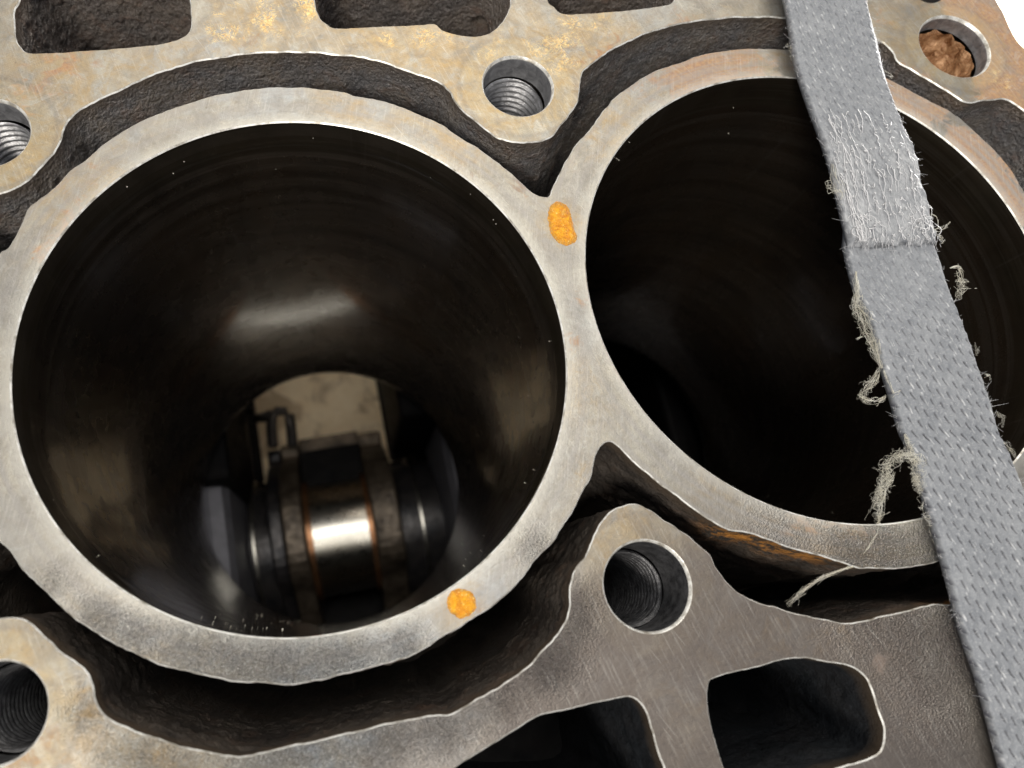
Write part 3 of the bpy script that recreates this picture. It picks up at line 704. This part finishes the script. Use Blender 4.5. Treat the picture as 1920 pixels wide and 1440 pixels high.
def strap_piece(name, t0, t1, ztop, thick, nc=150, dt=.0125, lap=False):
    nt = int((t1-t0)/dt); tt = np.linspace(t0, t1, nt); uu = np.linspace(0, 1, nc)
    L, Rr = edge_at(LW, tt), edge_at(RW, tt)
    ins = np.clip(1-(tt-t0)/.35, 0, 1)[:,None]*(0 if lap else .07)*(Rr-L); L, Rr = L+ins, Rr-ins
    wd = np.hypot(*(Rr-L).T)
    T, Uu = np.meshgrid(tt, uu, indexing='ij'); S = Uu*wd[:,None]
    rag = (vnoise(S, S*0+2, 7, 3)-.5)*.11+(vnoise(S, S*0+5, 24, 4)-.5)*.05 if lap else 0*S
    XY = L[:,None,:]*(1-Uu[...,None])+Rr[:,None,:]*Uu[...,None]
    XY = XY + (rag*np.clip((T-t1+.35)/.35, 0, 1))[...,None]*dirv
    nsd = np.sin(T*1.7)*.015
    px_, pt_ = .158, .232
    wob = (vnoise(S, T, 3, 1)-.5)*.03
    i = np.round((S+wob)/px_); a = (S+wob)-i*px_
    b = (((T+wob*.6 - i*.066)/pt_) % 1 - .5)*pt_
    ar = a*math.cos(.27)-b*math.sin(.27)
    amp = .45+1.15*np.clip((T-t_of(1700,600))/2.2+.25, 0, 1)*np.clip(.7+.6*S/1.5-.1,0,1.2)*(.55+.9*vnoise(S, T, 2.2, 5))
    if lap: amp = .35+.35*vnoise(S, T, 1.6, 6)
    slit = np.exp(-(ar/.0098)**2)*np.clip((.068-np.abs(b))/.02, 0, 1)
    yarn = np.cos(a/px_*2*math.pi)*.5+.5
    puff = np.cos(((T+.03 - i*.066)/pt_)*2*math.pi)*.5+.5
    H = .022*yarn*(.35+.65*puff) - .06*slit*amp + .010*(vnoise(S, T, 22, 2)-.5)+.012*(vnoise(S, T*.6, 9, 3)-.5)
    wear_glint = 3.0*np.clip(vnoise(S, T*.8, 9, 2)-.3,0,1)*np.exp(-((ar-.03)/.014)**2)*puff  # pale ridges beside the slits: highlights put into the colour
    if lap:
        w = np.clip((T-T_WORN+.25*(vnoise(S, T*0+3, 3, 8)-.5))/.5, 0, 1)
        pat = .35+.65*np.clip(np.abs(Uu-.52)*3.2+(T-T_WORN)/(T_END-T_WORN)*1.0-.5, 0, 1)
        wear_glint = np.maximum(.5*w*pat, wear_glint*(1-w))
        H = H*(1-.6*np.minimum(wear_glint*2,1))+w*pat*(.085*np.maximum(0, vnoise(S, T*.32, 13, 4)-.45)+.05*np.maximum(0, vnoise(S, T*.5, 26, 7)-.5))
        lat = np.clip((t1-T)/.16, 0, 1)**.6; H = H-.085*(1-lat)
        slit = slit*(1-wear_glint)
    # rounded selvedge
    e = np.minimum(S, wd[:,None]-S); rr = .07
    H = H - np.where(e < rr, (rr-np.sqrt(np.maximum(0, rr*rr-(rr-e)**2)))*.9, 0)
    lift = .05*np.sin(T*.55+1)
    Z = ztop+lift+H+nsd
    top = np.stack([XY[...,0], XY[...,1], Z], -1).reshape(-1, 3)
    bot = top.copy(); bot[:,2] = (ztop+lift+nsd-thick).reshape(-1)
    # lower skin only at coarse resolution: side walls and underside
    V = top.tolist(); F = [f for f in grid_faces(nc, nt)]
    rows = list(range(0, nt, 6)); 
    if rows[-1] != nt-1: rows.append(nt-1)
    n0 = len(V)
    V += bot.tolist()[0::nc] + bot.tolist()[nc-1::nc]
    for r in range(nt-1):
        F.append((r*nc, (r+1)*nc, n0+r+1, n0+r)); F.append(((r+1)*nc+nc-1, r*nc+nc-1, n0+nt+r, n0+nt+r+1))
        F.append((n0+r, n0+r+1, n0+nt+r+1, n0+nt+r))
    for r in (0, nt-1):
        F.append(tuple([r*nc+k for k in range(nc)]+[n0+nt+r, n0+r]))
    return mesh_obj(name, V, F, M_strap, strap, attrs={'slit': np.r_[(slit*amp).ravel(), np.zeros(2*nt)], 'wear_glint': np.r_[wear_glint.ravel(), np.zeros(2*nt)]})
strap = thing('webbing_strap', 'grey woven strap with frayed fibres lying slantwise across the right cylinder bore', 'strap', (9.5, 0, .3))
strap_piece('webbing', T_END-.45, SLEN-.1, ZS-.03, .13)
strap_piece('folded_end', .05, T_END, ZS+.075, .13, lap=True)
# warp threads rising through the worn layer
def ztop_at(t, lap): return (ZS+.085 if lap else ZS-.03)+.05*math.sin(t*.55+1)+math.sin(t*1.7)*.015
def on_strap(u, t, h=0, lap=True):
    a, b = edge_at(LW, np.array([t]))[0], edge_at(RW, np.array([t]))[0]; q = a*(1-u)+b*u
    return Vector((q[0], q[1], ztop_at(t, lap)+h))
class Threads:
    def __init__(s): s.V, s.F = [], []
    def add(s, pts, r0, r1=None, n=4):
        r1 = r0*.6 if r1 is None else r1; o = len(s.V); m = len(pts)
        for i, p in enumerate(pts):
            t = (pts[min(i+1,m-1)]-pts[max(i-1,0)]);
            if t.length < 1e-9: t = Vector((0,0,1))
            t.normalize(); a = t.orthogonal().normalized(); b = t.cross(a); r = r0+(r1-r0)*i/(m-1)
            for k in range(n): s.V.append(tuple(p+r*(a*math.cos(6.2832*k/n)+b*math.sin(6.2832*k/n))))
        for i in range(m-1):
            for k in range(n): s.F.append((o+i*n+k, o+i*n+(k+1)%n, o+(i+1)*n+(k+1)%n, o+(i+1)*n+k))
    def build(s, name, mat, parent, label=None):
        o = mesh_obj(name, s.V, s.F, mat, parent)
        if label: o['label'] = label
        return o
R_ = random.Random(5)
w = Threads()
for k in range(105):
    side = R_.random()
    u = R_.uniform(.02,.30) if side < .45 else (R_.uniform(.66,.98) if side < .78 else R_.uniform(.3,.66))
    t0 = T_WORN+R_.uniform(-.15, 1.0)*(T_END-T_WORN)*(.95); ln = R_.uniform(.12,.75)*(1.3 if u < .3 else .8)
    pts = []; du = 0; ph = R_.uniform(0, 6)
    for i in range(14):
        f = i/13; du += R_.gauss(0, .007)+.0035*math.sin(f*5+ph)
        t = min(t0+ln*f, T_END-.02)
        pts.append(on_strap(min(1,max(0,u+du)), t, .035+.03*math.sin(math.pi*f)*R_.uniform(.5,1.2)))
    w.add(pts, R_.uniform(.004,.010), .003)
for k in range(110):   # small melted nubs
    u = R_.uniform(.05,.97); t = T_WORN+R_.uniform(0,1)*(T_END-T_WORN-.05)
    p = on_strap(u, t, .03); w.add([p, p+Vector((R_.gauss(0,.015),R_.gauss(0,.02),.02)), p+Vector((R_.gauss(0,.02),-R_.uniform(.01,.06),.02))], R_.uniform(.008,.018), .006)
for k in range(16):    # curls crossing the end of the lap
    u = R_.choice((R_.uniform(.02,.3), R_.uniform(.6,1.0))); t = T_END-R_.uniform(.02,.5); rad = R_.uniform(.04,.16); a0 = R_.uniform(0,6)
    c = on_strap(u, t, .05); w.add([c+Vector((rad*math.cos(a0+f*3.6/11), rad*math.sin(a0+f*3.6/11), .02*math.sin(f))) for f in range(12)], R_.uniform(.006,.011), .005)
for k in range(60):
    u = R_.choice((R_.uniform(.0,.35), R_.uniform(.3,.7), R_.uniform(.6,1.0))); t = T_END+R_.uniform(-.12,.03); pts = []; q0 = R_.uniform(0,6)
    for i in range(8):
        f = i/7; pts.append(on_strap(u+.012*math.sin(q0+f*4), t+f*R_.uniform(.02,.16), .03-.07*f if t+f*.1 > T_END else .02))
    w.add(pts, R_.uniform(.003,.007), .002)
w.build('surface_thread', M_fibre2, strap)['kind'] = 'stuff'

# short fuzz all over the webbing and along both selvedges
w = Threads()
for k in range(1000):
    t = R_.uniform(.2, SLEN-.3); lap = t < T_END
    if R_.random() < .55: u = R_.uniform(.03,.97); up = .012
    else: u = R_.choice((R_.gauss(0,.012), 1+R_.gauss(0,.012))); up = -.06
    p = on_strap(u, t, up, lap); d = Vector((R_.gauss(0,1), R_.gauss(0,1), R_.uniform(0,.35)))
    if u < .1: d.x = -abs(d.x)
    if u > .9: d.x = abs(d.x)
    d.normalize(); ln = R_.uniform(.02,.07) if up > 0 else R_.uniform(.03,.11)*R_.choice((1,1,1,1.8)); c = Vector((R_.gauss(0,1),R_.gauss(0,1),0))*.25
    w.add([p+d*ln*f+c*ln*f*f for f in (0,.35,.7,1)], R_.uniform(.0018,.0036), .0012, 3)
w.build('surface_fuzz', M_fibre2, strap)['kind'] = 'stuff'

def tuft(path, width, count, curl, seed, rad=.0045, z=(.15,.15), mat=None, length=(.3,.9), loose=1.0, label=None):
    """a tangle of curly filaments that follows a path traced beside the strap"""
    rr = random.Random(seed); w = Threads(); zz = np.linspace(z[0], z[1], len(path))
    pw = [Vector((*P(x, y, q), q)) for (x, y), q in zip(path, zz)]
    L = [0]
    for a, b in zip(pw, pw[1:]): L.append(L[-1]+(b-a).length)
    wl = width if hasattr(width, '__len__') else [width]*len(path)
    def at(s):
        s = min(max(s, 0), L[-1]-1e-6)
        for i in range(len(L)-1):
            if s <= L[i+1]:
                f = (s-L[i])/(L[i+1]-L[i]); return pw[i].lerp(pw[i+1], f), wl[i]+(wl[i+1]-wl[i])*f
    for k in range(int(count*.7)):
        s0 = rr.uniform(0, L[-1]); ln = rr.uniform(*length)*L[-1]*rr.choice((.5,1,1)); n = 38
        off = Vector((rr.gauss(0,.42), rr.gauss(0,.42), rr.gauss(0,.4))); ph = [rr.uniform(0,6.3) for _ in range(6)]
        turns = rr.choice((.35,1))*rr.uniform(.4,2.8)*curl*2; am = rr.uniform(.2,1.1); sq = rr.uniform(.4,1); pts = []; drift = Vector((rr.gauss(0,1),rr.gauss(0,1),rr.gauss(0,1)))*.35
        for i in range(n):
            f = i/(n-1); c, wd = at(s0+(f-.5)*ln); g = 6.283*turns*f
            j = Vector((math.sin(g+ph[0])+.35*math.sin(2.3*g+ph[1]), math.cos(g*1.05+ph[2])*sq+.35*math.sin(1.7*g+ph[3]), math.sin(g*.8+ph[4])))
            pts.append(c+(off+j*am*.55+drift*(f-.5)*2)*wd*.5*loose)
        w.add(pts, rad*rr.uniform(.35,.75), rad*.25, 3)
    o = w.build('frayed_tuft', mat or M_fibre, strap, label); o['kind'] = 'stuff'
    return o
tuft([(1562,300),(1564,330),(1572,352),(1578,375)], [.03,.16,.2,.04], 26, .35, 1, .0055, (.4,.4))
tuft([(1561,340),(1553,347),(1560,357),(1580,360)], [.05,.14,.12,.05], 16, .5, 2, .0055, (.35,.4))
tuft([(1578,385),(1572,384)], .03, 5, .3, 21, .004, (.35,.35))
tuft([(1605,510),(1607,545),(1606,570),(1618,600),(1625,625),(1640,650),(1645,672),(1653,690)], [.03,.07,.16,.22,.22,.2,.12,.04], 150, .55, 3, .0048, (.3,.25), length=(.15,.45), label='long matted cream tangle hanging from the left selvedge')
tuft([(1608,565),(1602,572),(1608,590)], .06, 10, .4, 31, .004, (.3,.3))
tuft([(1613,632),(1605,636),(1625,628)], .05, 8, .3, 32, .004, (.3,.3))
tuft([(1648,690),(1640,710),(1628,725),(1612,745),(1630,752),(1650,752),(1660,742)], [.06,.13,.17,.12,.14,.12,.04], 90, .5, 4, .0045, (.25,.1), length=(.15,.4), label='cream wad of fibres dangling over the dark bore')
tuft([(1655,695),(1668,720),(1675,738),(1688,732),(1672,748)], .035, 14, .3, 41, .006, (.3,.3))
tuft([(1696,815),(1706,838),(1716,860),(1722,880),(1722,900)], [.04,.08,.14,.2,.14], 80, .7, 5, .0045, (.3,.3), length=(.15,.45))
tuft([(1715,862),(1695,850),(1675,860),(1662,880),(1665,895),(1655,915),(1650,935),(1648,960),(1645,982)], [.16,.2,.22,.22,.2,.18,.16,.12,.06], 200, .8, 6, .0045, (.3,.1), length=(.1,.3), label='curly cream skein looping from the strap down to the ring edge')
tuft([(1722,890),(1720,910),(1730,930),(1728,950),(1738,970)], [.16,.14,.1,.12,.14], 60, .7, 7, .0042, (.3,.15), length=(.15,.4))
tuft([(1650,905),(1636,945),(1624,975)], [.06,.05,.03], 8, .6, 71, .0035, (.2,.05))
tuft([(1738,965),(1748,990),(1760,1010),(1768,1040)], [.1,.14,.12,.05], 60, .6, 8, .0045, (.25,.2), length=(.15,.5))
tuft([(1600,1062),(1572,1070),(1545,1080),(1520,1095),(1500,1112),(1478,1134)], [.02,.03,.045,.06,.07,.1], 80, .6, 9, .0035, (.03,-.2), length=(.2,.5), label='thin twisted wisp stretched over the water jacket')
tuft([(1648,984),(1645,1000),(1632,1022),(1605,1055),(1572,1072),(1530,1092),(1490,1122)], [.05,.03,.03,.03,.03,.04,.03], 16, .4, 10, .0035, (.06,-.1), length=(.4,.95))
tuft([(1752,432),(1762,430),(1774,425),(1783,414)], [.05,.08,.08,.03], 16, .5, 11, .005, (.35,.4))
tuft([(1757,440),(1768,448),(1765,458)], .07, 12, .5, 12, .0048, (.35,.35))
tuft([(1745,400),(1757,405),(1759,430)], .03, 5, .2, 13, .006, (.4,.4))
tuft([(1783,502),(1797,498),(1800,512),(1797,528),(1808,532),(1806,545),(1796,555),(1802,560)], [.03,.07,.1,.12,.14,.14,.12,.04], 60, .7, 14, .0048, (.3,.3), length=(.15,.4), label='springy curl of fibre on the right selvedge')
tuft([(1805,541),(1831,541)], .02, 4, .2, 15, .006, (.3,.3))
tuft([(1846,705),(1856,703),(1857,712)], .06, 14, .6, 16, .004, (.3,.3))
tuft([(1822,640),(1830,645),(1832,665)], .05, 10, .4, 17, .003, (.3,.3))
tuft([(1868,775),(1882,783),(1880,800)], .06, 14, .4, 18, .003, (.3,.3))
tuft([(1885,830),(1898,845),(1905,860)], .08, 26, .4, 19, .003, (.3,.3))
tuft([(1482,90),(1477,82),(1470,92)], .05, 10, .3, 20, .004, (.35,.2))
tuft([(1483,92),(1487,105),(1490,120)], [.06,.12,.05], 26, .5, 22, .004, (.3,.25))
tuft([(1662,130),(1668,140),(1672,146)], .06, 14, .5, 23, .004, (.3,.2))
tuft([(1775,1070),(1790,1110),(1812,1180),(1820,1215)], .04, 40, .4, 24, .003, (.3,.3), length=(.05,.15))
